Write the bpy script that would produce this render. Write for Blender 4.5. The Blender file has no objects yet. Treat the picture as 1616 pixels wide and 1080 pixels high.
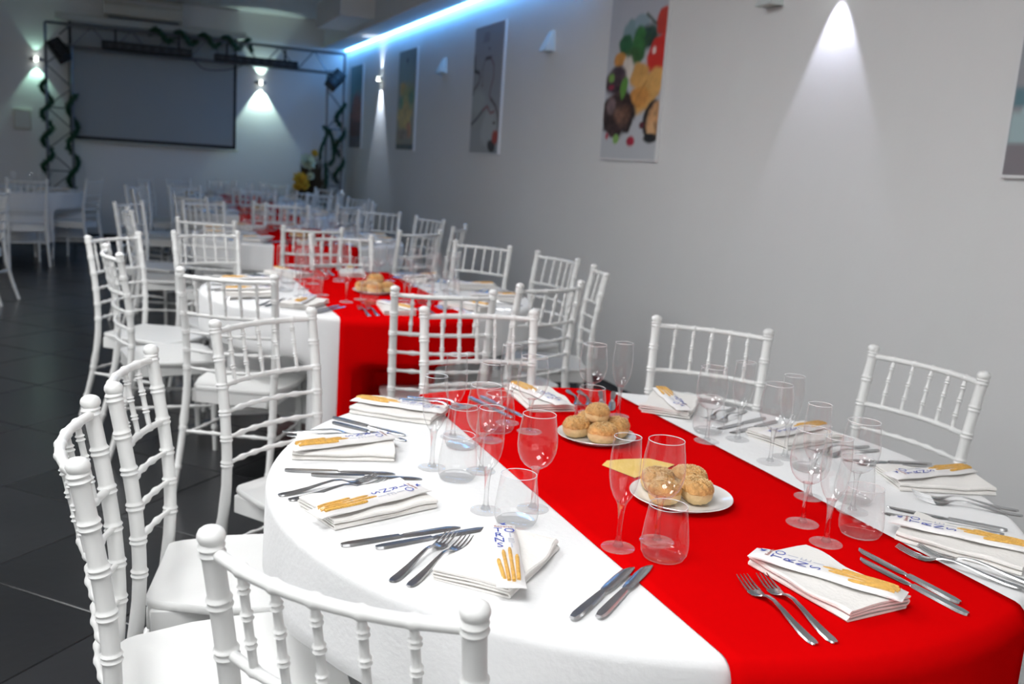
import bpy, math, random
import numpy as np
from mathutils import Vector, Matrix
random.seed(7); rng = np.random.default_rng(7)
S = bpy.context.scene
COL = S.collection
PI = math.pi

# ------------------------------------------------------------------ camera
CAM_F, CAM_YAW, CAM_PITCH, CAM_ROLL, CAM_H = 1484.1, 0.3980, 0.1860, 0.0690, 1.413
def cam_axes():
    cy, sy = math.cos(CAM_YAW), math.sin(CAM_YAW)
    f = Vector((sy*math.cos(CAM_PITCH), cy*math.cos(CAM_PITCH), -math.sin(CAM_PITCH)))
    r = Vector((cy, -sy, 0)); u = r.cross(f)
    return r*math.cos(CAM_ROLL)+u*math.sin(CAM_ROLL), -r*math.sin(CAM_ROLL)+u*math.cos(CAM_ROLL), f
cr, cu, cf = cam_axes()
cam_d = bpy.data.cameras.new('camera'); cam = bpy.data.objects.new('camera', cam_d); COL.objects.link(cam)
m = Matrix((cr, cu, -cf)).transposed().to_4x4(); m.translation = Vector((0, 0, CAM_H)); cam.matrix_world = m
cam_d.sensor_width = 36.0; cam_d.lens = CAM_F/1616*36
cam_d.clip_start = 0.05; cam_d.clip_end = 60
cam_d.dof.use_dof = True; cam_d.dof.focus_distance = 1.62; cam_d.dof.aperture_fstop = 4.6
S.camera = cam
def in_frame(x, y, z, mx=0.15):
    d = Vector((x, y, z-CAM_H)); Z = d.dot(cf)
    if Z < .05: return False
    return abs(CAM_F*d.dot(cr)/Z) < 808*(1+mx) and abs(CAM_F*d.dot(cu)/Z) < 540*(1+mx)

# ------------------------------------------------------------------ world, exposure
w = bpy.data.worlds.new('world'); S.world = w; w.use_nodes = True
w.node_tree.nodes['Background'].inputs[0].default_value = (.55, .65, .8, 1)
w.node_tree.nodes['Background'].inputs[1].default_value = .02
vs = S.view_settings
vs.view_transform = 'Standard'; vs.look = 'None'; vs.exposure = 0.0; vs.gamma = 1.0; vs.use_curve_mapping = False
S.cycles.transparent_max_bounces = 48; S.cycles.max_bounces = 12; S.cycles.transmission_bounces = 12
S.cycles.use_denoising = True; S.cycles.sample_clamp_indirect = 4.0
CEILING_FILL_POWER = 15.8      # emission strength of the added ceiling panels standing in for bounced flash
LED_POWER = 28.0
SCONCE_POWER = 40.0
WINDOW_FILL_POWER = 40.0           # daylight strength, an added frontal fill behind the camera

# daylight is an added area light, set outside an invented window for frontal fill
wl = bpy.data.lights.new('window_fill', 'AREA'); wl.shape = 'RECTANGLE'; wl.size = 3.2; wl.size_y = 1.7; wl.energy = WINDOW_FILL_POWER; wl.color = (.99, .995, 1.0)
wo = bpy.data.objects.new('window_fill', wl); COL.objects.link(wo); wo.location = (-.2, -2.12, 1.95); wo.rotation_euler = (PI/2, 0, 0)

# ------------------------------------------------------------------ room numbers
WALL_X, BACK_Y, CEIL_Z = 3.08, 14.25, 3.265
LEFT_X, FRONT_Y = -5.0, -1.9

# ------------------------------------------------------------------ materials
MATS = {}
def mat(name, color, rough=.5, metal=0., noise=None, bump=None, spec=.5, sheen=0., emit=None, coat=0., randval=0.):
    """procedural principled material; noise=(scale, amount) varies the colour, bump=(scale, strength)"""
    M = bpy.data.materials.new(name); M.use_nodes = True; nt = M.node_tree; b = nt.nodes['Principled BSDF']
    b.inputs['Base Color'].default_value = (*color, 1); b.inputs['Roughness'].default_value = rough
    b.inputs['Metallic'].default_value = metal; b.inputs['Specular IOR Level'].default_value = spec
    b.inputs['Sheen Weight'].default_value = sheen; b.inputs['Coat Weight'].default_value = coat
    tc = nt.nodes.new('ShaderNodeTexCoord')
    if noise:
        n = nt.nodes.new('ShaderNodeTexNoise'); n.inputs['Scale'].default_value = noise[0]; n.inputs['Detail'].default_value = 5
        nt.links.new(tc.outputs['Object'], n.inputs['Vector'])
        r = nt.nodes.new('ShaderNodeMapRange'); r.inputs[3].default_value = 1-noise[1]; r.inputs[4].default_value = 1+noise[1]
        nt.links.new(n.outputs['Fac'], r.inputs[0])
        mx = nt.nodes.new('ShaderNodeVectorMath'); mx.operation = 'SCALE'; mx.inputs[0].default_value = color
        nt.links.new(r.outputs[0], mx.inputs['Scale']); nt.links.new(mx.outputs[0], b.inputs['Base Color'])
        if randval:
            oi = nt.nodes.new('ShaderNodeObjectInfo'); rr = nt.nodes.new('ShaderNodeMapRange')
            rr.inputs[3].default_value = 1-randval; rr.inputs[4].default_value = 1+randval
            nt.links.new(oi.outputs['Random'], rr.inputs[0])
            m2 = nt.nodes.new('ShaderNodeVectorMath'); m2.operation = 'SCALE'
            nt.links.new(mx.outputs[0], m2.inputs[0]); nt.links.new(rr.outputs[0], m2.inputs['Scale'])
            nt.links.new(m2.outputs[0], b.inputs['Base Color'])
    if bump:
        n = nt.nodes.new('ShaderNodeTexNoise'); n.inputs['Scale'].default_value = bump[0]; n.inputs['Detail'].default_value = 4
        nt.links.new(tc.outputs['Object'], n.inputs['Vector'])
        bp = nt.nodes.new('ShaderNodeBump'); bp.inputs['Strength'].default_value = bump[1]; bp.inputs['Distance'].default_value = .01
        nt.links.new(n.outputs['Fac'], bp.inputs['Height']); nt.links.new(bp.outputs[0], b.inputs['Normal'])
    if emit:
        b.inputs['Emission Color'].default_value = (*emit[0], 1); b.inputs['Emission Strength'].default_value = emit[1]
    MATS[name] = M; return M
mat('chair_white', (.80, .80, .785), .38, noise=(3, .02))
mat('cloth_white', (.80, .80, .80), .85, noise=(6, .02), bump=(90, .12), sheen=.2)
mat('napkin_white', (.80, .775, .74), .9, noise=(14, .03), bump=(160, .2), sheen=.2)
mat('red_satin', (.60, .0012, .0020), .55, noise=(5, .05), bump=(40, .04), spec=0.)
mat('tile_dark', (.021, .022, .024), .24, noise=(2.2, .35), bump=(25, .05), randval=.18)
mat('grout', (.012, .012, .013), .8, noise=(20, .1))
mat('wall_paint', (.75, .75, .745), .7, noise=(1.3, .03), bump=(60, .06))
mat('ceiling_paint', (.80, .80, .78), .8, noise=(1.2, .02))
mat('base_dark', (.02, .02, .022), .5, noise=(9, .1))
mat('steel', (.60, .60, .605), .24, 1.0, noise=(30, .05))
mat('porcelain', (.82, .81, .79), .12, noise=(8, .01), coat=.4)
mat('paper_white', (.82, .80, .79), .45, noise=(40, .02))
mat('stick_gold', (.78, .44, .09), .6, noise=(120, .35), bump=(220, .5))
mat('print_blue', (.05, .08, .40), .5, noise=(60, .05))
mat('print_pale', (.52, .53, .60), .5, noise=(60, .05))
mat('print_brown', (.33, .10, .09), .5, noise=(60, .05))
mat('crust', (.64, .34, .11), .6, noise=(38, .75), bump=(110, 1.0))
mat('crumb', (.76, .55, .28), .75, noise=(40, .2), bump=(90, .6))
mat('yellow_paper', (.85, .58, .16), .7, noise=(20, .05))
mat('black_plastic', (.006, .006, .007), .6, noise=(12, .1))
mat('lens_dark', (.02, .02, .024), .5, noise=(12, .1))
mat('truss_metal', (.22, .23, .25), .35, .9, noise=(10, .08))
mat('garland_green', (.006, .055, .022), .6, noise=(25, .4))
mat('screen_grey', (.34, .36, .37), .8, noise=(2, .02))
mat('casing', (.55, .55, .50), .5, noise=(4, .03))
mat('ac_cream', (.52, .50, .43), .4, noise=(4, .02))
mat('vent_dark', (.08, .08, .08), .6, noise=(8, .05))
mat('sconce_paint', (.62, .66, .65), .5, noise=(12, .03))
mat('poster_edge', (.75, .75, .76), .5, noise=(12, .02))
mat('stem_brown', (.10, .06, .03), .8, noise=(30, .3))
mat('petal_yellow', (.70, .42, .04), .7, noise=(40, .2))
mat('petal_cream', (.62, .66, .48), .7, noise=(40, .1))
mat('led', (.2, .2, .2), .5, noise=(4, .01), emit=((.12, .42, 1.0), LED_POWER))
mat('fill_diffuser', (.8, .8, .8), .5, noise=(4, .01), emit=((.98, .99, 1.0), CEILING_FILL_POWER))
mat('bulb', (.8, .8, .8), .5, noise=(4, .01), emit=((.92, 1.0, .95), 20))

def glass_thin():
    """a thin clear wall: see-through, a faint mirror, paler where it is seen edge-on"""
    M = bpy.data.materials.new('glass_thin'); M.use_nodes = True; nt = M.node_tree
    for n in list(nt.nodes): nt.nodes.remove(n)
    N = nt.nodes.new; L = nt.links.new
    out = N('ShaderNodeOutputMaterial'); tr = N('ShaderNodeBsdfTransparent'); gl = N('ShaderNodeBsdfGlossy'); df = N('ShaderNodeBsdfDiffuse')
    tr.inputs['Color'].default_value = (.992, .993, .994, 1); gl.inputs['Roughness'].default_value = .03; df.inputs['Color'].default_value = (.86, .87, .89, 1)
    lw = N('ShaderNodeLayerWeight'); lw.inputs['Blend'].default_value = .5
    p = N('ShaderNodeMath'); p.operation = 'POWER'; p.inputs[1].default_value = 4.0; L(lw.outputs['Facing'], p.inputs[0])
    e = N('ShaderNodeMath'); e.operation = 'MULTIPLY'; e.inputs[1].default_value = .78; L(p.outputs[0], e.inputs[0])
    m1 = N('ShaderNodeMixShader'); m1.inputs[0].default_value = .065; L(tr.outputs[0], m1.inputs[1]); L(gl.outputs[0], m1.inputs[2])
    m2 = N('ShaderNodeMixShader'); m2.inputs[0].default_value = .42; L(gl.outputs[0], m2.inputs[1]); L(df.outputs[0], m2.inputs[2])
    m3 = N('ShaderNodeMixShader'); L(e.outputs[0], m3.inputs[0]); L(m1.outputs[0], m3.inputs[1]); L(m2.outputs[0], m3.inputs[2]); L(m3.outputs[0], out.inputs[0])
    MATS['glass_thin'] = M
glass_thin()
def glass_solid():
    M = bpy.data.materials.new('glass_solid'); M.use_nodes = True; b = M.node_tree.nodes['Principled BSDF']
    b.inputs['Base Color'].default_value = (.98, .99, .99, 1); b.inputs['Roughness'].default_value = .02
    b.inputs['Transmission Weight'].default_value = 1.0; b.inputs['IOR'].default_value = 1.45
    nt = M.node_tree; mx = nt.nodes.new('ShaderNodeMixShader'); tr = nt.nodes.new('ShaderNodeBsdfTransparent'); mx.inputs[0].default_value = .34
    out = nt.nodes['Material Output']; nt.links.new(b.outputs[0], mx.inputs[2]); nt.links.new(tr.outputs[0], mx.inputs[1]); nt.links.new(mx.outputs[0], out.inputs[0])
    MATS['glass_solid'] = M
glass_solid()
def glass_rim():
    M = bpy.data.materials.new('glass_rim'); M.use_nodes = True; nt = M.node_tree; b = nt.nodes['Principled BSDF']
    b.inputs['Base Color'].default_value = (.86, .87, .89, 1); b.inputs['Roughness'].default_value = .15
    mx = nt.nodes.new('ShaderNodeMixShader'); tr = nt.nodes.new('ShaderNodeBsdfTransparent'); mx.inputs[0].default_value = .62
    out = nt.nodes['Material Output']; nt.links.new(b.outputs[0], mx.inputs[2]); nt.links.new(tr.outputs[0], mx.inputs[1]); nt.links.new(mx.outputs[0], out.inputs[0])
    MATS['glass_rim'] = M
glass_rim()
def film():
    M = bpy.data.materials.new('clear_film'); M.use_nodes = True; nt = M.node_tree
    for n in list(nt.nodes): nt.nodes.remove(n)
    out = nt.nodes.new('ShaderNodeOutputMaterial'); mx = nt.nodes.new('ShaderNodeMixShader')
    tr = nt.nodes.new('ShaderNodeBsdfTransparent'); gl = nt.nodes.new('ShaderNodeBsdfGlossy'); gl.inputs['Roughness'].default_value = .2
    n = nt.nodes.new('ShaderNodeTexNoise'); n.inputs['Scale'].default_value = 60
    mp = nt.nodes.new('ShaderNodeMapRange'); mp.inputs[3].default_value = .02; mp.inputs[4].default_value = .14
    nt.links.new(n.outputs['Fac'], mp.inputs[0]); nt.links.new(mp.outputs[0], mx.inputs[0])
    nt.links.new(tr.outputs[0], mx.inputs[1]); nt.links.new(gl.outputs[0], mx.inputs[2]); nt.links.new(mx.outputs[0], out.inputs[0])
    MATS['clear_film'] = M
film()
def print_mat():
    M = bpy.data.materials.new('poster_print'); M.use_nodes = True; nt = M.node_tree; b = nt.nodes['Principled BSDF']
    a = nt.nodes.new('ShaderNodeVertexColor'); a.layer_name = 'print'
    nt.links.new(a.outputs[0], b.inputs['Base Color']); b.inputs['Roughness'].default_value = .45; MATS['poster_print'] = M
print_mat()

# ------------------------------------------------------------------ mesh helpers
class MB:
    def __init__(s): s.v = []; s.f = []
    def add(s, v, f):
        o = len(s.v); s.v += [tuple(map(float, p)) for p in v]; s.f += [tuple(i+o for i in q) for q in f]; return s
    def box(s, x0, x1, y0, y1, z0, z1, bev=0.):
        if bev <= 0:
            v = [(x, y, z) for z in (z0, z1) for y in (y0, y1) for x in (x0, x1)]
            return s.add(v, [(0, 2, 3, 1), (4, 5, 7, 6), (0, 1, 5, 4), (2, 6, 7, 3), (0, 4, 6, 2), (1, 3, 7, 5)])
        b = bev
        ring = lambda d: [(x0+d, y0+b), (x0+b, y0+d), (x1-b, y0+d), (x1-d, y0+b), (x1-d, y1-b), (x1-b, y1-d), (x0+b, y1-d), (x0+d, y1-b)]
        lv = [(ring(b), z0), (ring(0), z0+b), (ring(0), z1-b), (ring(b), z1)]
        v = [(x, y, z) for r_, z in lv for x, y in r_]; f = []
        for k in range(3):
            for i in range(8): j = (i+1) % 8; f.append((k*8+i, k*8+j, k*8+8+j, k*8+8+i))
        f.append(tuple(range(7, -1, -1))); f.append(tuple(range(24, 32)))
        return s.add(v, f)
    def lathe(s, prof, seg=24, org=(0, 0, 0), cap=True):
        v = []; f = []; n = len(prof)
        for r_, z in prof:
            for k in range(seg):
                a = 2*PI*k/seg; v.append((org[0]+r_*math.cos(a), org[1]+r_*math.sin(a), org[2]+z))
        for i in range(n-1):
            for k in range(seg):
                j = (k+1) % seg; f.append((i*seg+k, i*seg+j, (i+1)*seg+j, (i+1)*seg+k))
        if cap: f.append(tuple(range(seg-1, -1, -1))); f.append(tuple((n-1)*seg+k for k in range(seg)))
        return s.add(v, f)
    def tube(s, pts, rad, seg=12, cap=True):
        pts = [Vector(p) for p in pts]; n = len(pts)
        if not hasattr(rad, '__len__'): rad = [rad]*n
        v = []; f = []; up = None
        for i, p in enumerate(pts):
            t = (pts[min(i+1, n-1)]-pts[max(i-1, 0)]).normalized()
            if up is None: up = t.orthogonal().normalized()
            up = (up-t*up.dot(t)).normalized(); w_ = t.cross(up)
            for k in range(seg):
                a = 2*PI*k/seg; v.append(p+(up*math.cos(a)+w_*math.sin(a))*rad[i])
        for i in range(n-1):
            for k in range(seg):
                j = (k+1) % seg; f.append((i*seg+k, i*seg+j, (i+1)*seg+j, (i+1)*seg+k))
        if cap: f.append(tuple(range(seg-1, -1, -1))); f.append(tuple((n-1)*seg+k for k in range(seg)))
        return s.add(v, f)
    def mesh(s, name, material, smooth=True):
        me = bpy.data.meshes.new(name); me.from_pydata(s.v, [], s.f); me.materials.append(MATS[material])
        if smooth:
            me.shade_smooth()
            try: me.set_sharp_from_angle(angle=math.radians(38))
            except Exception: pass
        me.update(); return me
    def obj(s, name, material, parent=None, smooth=True):
        o = bpy.data.objects.new(name, s.mesh(name, material, smooth)); COL.objects.link(o)
        if parent is not None: o.parent = parent
        return o
def tag(o, label=None, cat=None, group=None, kind=None):
    if label: o['label'] = label
    if cat: o['category'] = cat
    if group: o['group'] = group
    if kind: o['kind'] = kind
    return o
def empty(name, label, cat, loc=(0, 0, 0), rz=0., group=None):
    o = bpy.data.objects.new(name, None); COL.objects.link(o); o.location = loc; o.rotation_euler = (0, 0, rz)
    o.empty_display_size = .1
    return tag(o, label, cat, group)
def dup(o, parent=None):
    c = o.copy(); COL.objects.link(c); c.parent = parent
    for ch in o.children: dup(ch, c)
    return c
class Proto:
    """the first use places the thing itself, later uses copy it with its parts"""
    def __init__(s, root): s.root = root; s.used = False
    def place(s, loc, rz, label, group=None, tilt=None, scale=None):
        o = s.root if not s.used else dup(s.root)
        s.used = True
        o.location = loc; o.rotation_euler = (tilt[0], tilt[1], rz) if tilt else (0, 0, rz)
        if scale: o.scale = (scale,)*3
        o['label'] = label
        if group: o['group'] = group
        return o
def catmull(P, n):
    P = [np.array(p, float) for p in P]; P = [2*P[0]-P[1]]+P+[2*P[-1]-P[-2]]; out = []
    for i in range(1, len(P)-2):
        for k in range(n):
            t = k/n; a, b, c, d = P[i-1], P[i], P[i+1], P[i+2]
            out.append(.5*((2*b)+(c-a)*t+(2*a-5*b+4*c-d)*t*t+(3*b-3*c+d-a)*t**3))
    out.append(P[-2]); return out

# ------------------------------------------------------------------ the setting
def struct(name, mb, material, label=None, smooth=False, parent=None):
    o = mb.obj(name, material, parent, smooth)
    if parent is None: tag(o, label, None, None, 'structure')
    return o
T_ = .15
floor = struct('floor', MB().box(LEFT_X, WALL_X, FRONT_Y, BACK_Y, -.06, -.0095), 'grout', 'dark floor of large square tiles laid diagonally')
struct('wall_back', MB().box(LEFT_X-T_, WALL_X+T_, BACK_Y, BACK_Y+T_, -.06, CEIL_Z+.1), 'wall_paint', 'pale end wall behind the stage truss')
struct('wall_right', MB().box(WALL_X, WALL_X+T_, FRONT_Y, BACK_Y, -.06, CEIL_Z+.1), 'wall_paint', 'long pale wall hung with food posters')
struct('wall_left', MB().box(LEFT_X-T_, LEFT_X, FRONT_Y, BACK_Y, -.06, CEIL_Z+.1), 'wall_paint', 'pale side wall across the dark open floor')
wf = MB(); wf.box(LEFT_X-T_, -1.8, FRONT_Y-T_, FRONT_Y, -.06, CEIL_Z+.1); wf.box(1.4, WALL_X+T_, FRONT_Y-T_, FRONT_Y, -.06, CEIL_Z+.1)
wf.box(-1.8, 1.4, FRONT_Y-T_, FRONT_Y, -.06, 1.1); wf.box(-1.8, 1.4, FRONT_Y-T_, FRONT_Y, 2.8, CEIL_Z+.1)
struct('wall_front', wf, 'wall_paint', 'pale end wall opposite the projection screen')
wn = empty('added_window', 'invented white window, added for fill light in the end wall opposite the screen', None, (-.2, FRONT_Y-.08, 1.1)); wn['kind'] = 'structure'  # made-up opening, added so that fill light can enter from behind the camera
for x0, x1, z0, z1 in ((-1.6, 1.6, 0, .06), (-1.6, 1.6, 1.64, 1.7), (-1.6, -1.54, .06, 1.64), (1.54, 1.6, .06, 1.64), (-.56, -.5, .06, 1.64), (.5, .56, .06, 1.64)):
    MB().box(x0, x1, -.03, .03, z0, z1).obj('added_window_frame', 'casing', wn, False)
for x0, x1 in ((-1.54, -.56), (-.5, .5), (.56, 1.54)): MB().box(x0, x1, -.003, .003, .06, 1.64).obj('added_pane', 'glass_thin', wn, False)
struct('ceiling', MB().box(LEFT_X, WALL_X, FRONT_Y, BACK_Y, CEIL_Z, CEIL_Z+.1), 'ceiling_paint', 'plain pale ceiling of the hall')
struct('trim_1', MB().box(2.705, 3.012, FRONT_Y, BACK_Y, 2.891, CEIL_Z), 'ceiling_paint', 'dropped ceiling soffit running above the poster wall')
struct('trim_2', MB().box(2.309, 2.705, 11.21, 12.68, 2.962, CEIL_Z), 'ceiling_paint', 'pale square duct box hanging beside the soffit')
struct('baseboard_back', MB().box(LEFT_X, WALL_X, BACK_Y-.018, BACK_Y, 0, .09), 'base_dark', 'black skirting board along the end wall')
# floor tiles, laid diagonally: half diagonal TD
TD = .4275; g_ = .0028
tile_mb = MB()
def tile_geo(mb, cx, cy):
    d = TD-g_; b = .0035
    lv = [(d, -.0095), (d, -.002), (d-b, 0)]
    v = []
    for r_, z in lv: v += [(cx+r_, cy, z), (cx, cy+r_, z), (cx-r_, cy, z), (cx, cy-r_, z)]
    f = [(8, 9, 10, 11)]
    for k in (0, 4):
        for i in range(4): j = (i+1) % 4; f.append((k+i, k+j, k+4+j, k+4+i))
    mb.add(v, f)
tile_geo(tile_mb, 0, 0); tile_me = tile_mb.mesh('tile', 'tile_dark', False)
rest = MB(); cells = []
for a in range(-14, 10):
    for b in range(-19, 27):
        if (a+b) % 2 == 0: continue
        x, y = -.455+TD*a, 4.10+TD*b
        if not (LEFT_X+TD < x < WALL_X-TD and FRONT_Y+TD < y < BACK_Y-TD): continue
        cells.append((math.hypot(x, y) if in_frame(x, y, 0) else 1e3+math.hypot(x, y), x, y))
cells.sort()
for i, (d, x, y) in enumerate(cells):
    if i < 240 and d < 1e3:
        o = bpy.data.objects.new('tile', tile_me); COL.objects.link(o); o.parent = floor; o.location = (x, y, 0)
    else: tile_geo(rest, x, y)
o = rest.obj('tile_field', 'tile_dark', floor, False); o['kind'] = 'stuff'

# LED line in the cove between soffit and poster wall
o = MB().box(3.020, 3.049, 6.2, BACK_Y-.02, 2.878, 2.897).obj('led_strip', 'led', None, False)
tag(o, 'glowing blue-white light strip along the top of the poster wall', 'light strip')

# ------------------------------------------------------------------ unseen ceiling panels added as fill, in place of bounced flash
for lx, ly, lab in ((-2.8, .6, 'added square ceiling fill panel over the open floor, farther from the screen'), (-2.8, 3.9, 'added square ceiling fill panel over the open floor, nearer the screen'),
                    (-.4, .6, 'added square ceiling fill panel beside the first table, farther from the screen'), (-.4, 3.9, 'added square ceiling fill panel beside the first table, nearer the screen')):
    lamp = empty('ceiling_fill', lab, 'added fill light', (lx, ly, CEIL_Z), 0, 'added ceiling fill panels')
    fr = MB()
    for x0, x1, y0, y1 in ((-.62, .62, -.62, -.58), (-.62, .62, .58, .62), (-.62, -.58, -.58, .58), (.58, .62, -.58, .58)):
        fr.box(x0, x1, y0, y1, -.06, 0)
    fr.obj('frame', 'casing', lamp, False)
    MB().box(-.58, .58, -.58, .58, -.05, -.035).obj('fill_diffuser', 'fill_diffuser', lamp, False)

# ------------------------------------------------------------------ wall lamps
def spot(parent, loc, direction, energy, color, size=62, blend=.35):
    l = bpy.data.lights.new('bulb_light', 'SPOT'); l.energy = energy; l.color = color; l.spot_size = math.radians(size)
    l.spot_blend = blend; l.shadow_soft_size = .012
    o = bpy.data.objects.new('bulb_light', l); COL.objects.link(o); o.parent = parent; o.location = loc
    o.rotation_euler = Vector(direction).to_track_quat('-Z', 'Y').to_euler()
    return o
def lit_sconce(loc, rz, label, color, power, size=72):
    # local: wall at y=0, sticks out to -y
    t = empty('wall_lamp', label, 'wall lamp', loc, rz, None)
    MB().box(-.05, .05, -.012, 0, -.04, .04, .003).obj('back_plate', 'casing', t)
    h = MB(); prof = []
    n = 14
    top = [(.085*math.cos(PI+PI*k/n), -.012+.075*math.sin(PI+PI*k/n)) for k in range(n+1)]
    v = [(x, y, -.012) for x, y in top]+[(x, y, .012) for x, y in top]
    f = [(k, k+1, n+2+k, n+1+k) for k in range(n)]+[tuple(range(n, -1, -1)), tuple(range(n+1, 2*n+2)), (n, 0, n+1, 2*n+1)]
    h.add(v, f).obj('housing', 'truss_metal', t)
    for s_ in (-1, 1):
        b = MB().lathe([(.002, -.004), (.02, -.003), (.02, .003), (.002, .004)], 14).obj('bulb', 'bulb', t)
        b.location = (0, -.045, s_*.0165)
        spot(t, (0, -.07, s_*.03), (0, .08, s_), power*(1.0 if s_ < 0 else .22), color, size)
    return t
lit_sconce((-1.04, BACK_Y, 2.347), 0, 'lit up-and-down wall lamp left of truss on the end wall', (.55, 1.0, .80), SCONCE_POWER*.26)
lit_sconce((1.826, BACK_Y, 2.319), 0, 'lit up-and-down wall lamp right of the projection screen', (.70, 1.0, .88), SCONCE_POWER*1.2)
lit_sconce((WALL_X, 12.236, 2.376), -PI/2, 'lit wall lamp between the two posters nearest the screen', (.75, .85, 1.0), SCONCE_POWER*1.2, 60)
lit_sconce((WALL_X, 3.681, 2.385), -PI/2, 'lit wall lamp throwing a fan of light beside the steak poster', (.78, .80, 1.0), SCONCE_POWER*.5, 58)
def wedge_sconce(loc, label):
    # unlit wedge-shaped lamp on the poster wall: narrow top against the wall, wide open bottom
    t = empty('wedge_lamp', label, 'wall lamp', loc, -PI/2, 'unlit wedge lamps on the poster wall')
    v = [(-.065, 0, -.075), (.065, 0, -.075), (.065, -.085, -.075), (-.065, -.085, -.075),
         (-.04, 0, .08), (.04, 0, .08), (.03, -.018, .08), (-.03, -.018, .08)]
    f = [(4, 5, 6, 7), (0, 3, 7, 4), (1, 5, 6, 2), (3, 2, 6, 7), (0, 4, 5, 1)]
    MB().add(v, f).obj('shade', 'sconce_paint', t, False)
    MB().box(-.05, .05, -.07, -.004, -.072, -.066).obj('diffuser_plate', 'casing', t, False)
for y, lab in ((9.604, 'small unlit wedge wall lamp nearest the screen, beside wine-glass poster'), (6.936, 'small unlit wedge wall lamp between wine-glass and steak posters'),
               (4.173, 'small unlit wedge wall lamp next to the fan of light')):
    wedge_sconce((WALL_X, y, 2.366), lab)

# ------------------------------------------------------------------ posters (flat prints painted point by point)
PU, PV = 72, 110
def sm(e, w_): return np.clip(.5-e/w_, 0, 1)
def vnoise(n):
    g = rng.random((n*2+2, n+2)); y = np.linspace(0, n*2*.999, PV); x = np.linspace(0, n*.999, PU); yi, xi = y.astype(int), x.astype(int); fy, fx = (y-yi)[:, None], (x-xi)[None, :]
    return (g[yi][:, xi]*(1-fy)*(1-fx)+g[yi+1][:, xi]*fy*(1-fx)+g[yi][:, xi+1]*(1-fy)*fx+g[yi+1][:, xi+1]*fy*fx)-.5
class Print:
    def __init__(s, top, bot):
        v, u = np.meshgrid(np.linspace(0, 1, PV), np.linspace(0, 1, PU), indexing='ij'); s.u, s.v = u, v
        s.c = np.array(bot)[None, None, :]*(1-v[..., None])+np.array(top)[None, None, :]*v[..., None]
    def put(s, m_, col, var=0.):
        col = np.array(col)[None, None, :]
        if var: col = col*np.clip(1+var*(vnoise(9)*1.6+vnoise(20)*1.6+vnoise(34)*1.2), .15, 2.6)[..., None]
        s.c = s.c*(1-m_[..., None])+col*m_[..., None]
    def ell(s, cu_, cv, ru, rv, col, rot=0., soft=.25, var=0.):
        du, dv = (s.u-cu_)*.66, s.v-cv; c, n = math.cos(rot), math.sin(rot)
        a, b = (du*c+dv*n)/(ru*.66), (-du*n+dv*c)/rv
        s.put(sm(np.sqrt(a*a+b*b)-1+.42*vnoise(8)+.22*vnoise(18), soft), col, var)
    def line(s, pts, wd, col):
        d = np.full(s.u.shape, 9.)
        for (a, b), (c, e) in zip(pts[:-1], pts[1:]):
            du, dv = (c-a)*.66, e-b; L = du*du+dv*dv+1e-9
            t = np.clip((((s.u-a)*.66)*du+(s.v-b)*dv)/L, 0, 1)
            d = np.minimum(d, np.hypot((s.u-a)*.66-t*du, s.v-b-t*dv))
        s.put(sm(d-wd, .012), col)
    def rect(s, u0, u1, v0, v1, col, var=0.):
        s.put(sm(np.maximum(np.maximum(u0-s.u, s.u-u1), np.maximum(v0-s.v, s.v-v1)), .02), col, var)
PZ0, PZ1, PW = 1.490, 2.643, .757
def poster(y, pr, label):
    t = empty('poster', label, 'poster', (WALL_X, y, PZ0))
    H = PZ1-PZ0
    MB().box(-.022, -.002, -PW/2, PW/2, 0, H).obj('board', 'poster_edge', t, False)
    mb = MB(); v = []; f = []
    for j in range(PV):
        for i in range(PU):
            v.append((-.0235, PW/2-.012-(PW-.024)*i/(PU-1), .012+(H-.024)*j/(PV-1)))
    for j in range(PV-1):
        for i in range(PU-1): k = j*PU+i; f.append((k, k+1, k+PU+1, k+PU))
    mb.add(v, f); o = mb.obj('print', 'poster_print', t, False)
    ca = o.data.color_attributes.new('print', 'FLOAT_COLOR', 'POINT')
    arr = np.ones((PV*PU, 4), np.float32); arr[:, :3] = np.clip(pr.c.reshape(-1, 3), 0, 1); ca.data.foreach_set('color', arr.ravel())
# steak poster
p = Print((.50, .52, .58), (.55, .57, .60))
def q4(x, y): v = (1015-y)/1060; return ((x-(75+80*(1015-y)/1015))/360, v)
def e4(x, y, rx, ry, col, rot=0., soft=.3, var=.0): u_, v_ = q4(x, y); p.ell(u_, v_, rx/360, ry/1060, col, rot, soft, var)
e4(300, 240, 70, 60, (.22, .33, .36)); e4(350, 210, 50, 50, (.30, .40, .46)); e4(400, 300, 60, 70, (.03, .07, .05), 0, .6, .5)
p.line([q4(380, 170), q4(430, 230), q4(500, 270)], .008, (.03, .06, .03)); p.line([q4(400, 300), q4(350, 380)], .012, (.03, .08, .03))
e4(330, 335, 42, 110, (.04, .16, .04), 0, .3, .3); e4(250, 325, 45, 55, (.03, .13, .05), 0, .3, .2); e4(300, 400, 60, 50, (.05, .14, .04), 0, .5, .3)
e4(500, 230, 60, 75, (.55, .05, .03), 0, .2, .1); e4(460, 420, 80, 110, (.66, .03, .02), 0, .2, .08); e4(425, 385, 12, 22, (.9, .7, .65))
e4(210, 410, 42, 42, (.62, .28, .06), 0, .3, .15); e4(330, 520, 60, 80, (.68, .36, .10), 0, .3, .12); e4(400, 610, 95, 105, (.72, .40, .12), .5, .25, .12)
e4(340, 650, 60, 60, (.66, .30, .07), 0, .3, .15); e4(262, 460, 34, 70, (.75, .68, .60), .2, .3, .05); p.line([q4(380, 560), q4(330, 640)], .006, (.50, .22, .05))
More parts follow.
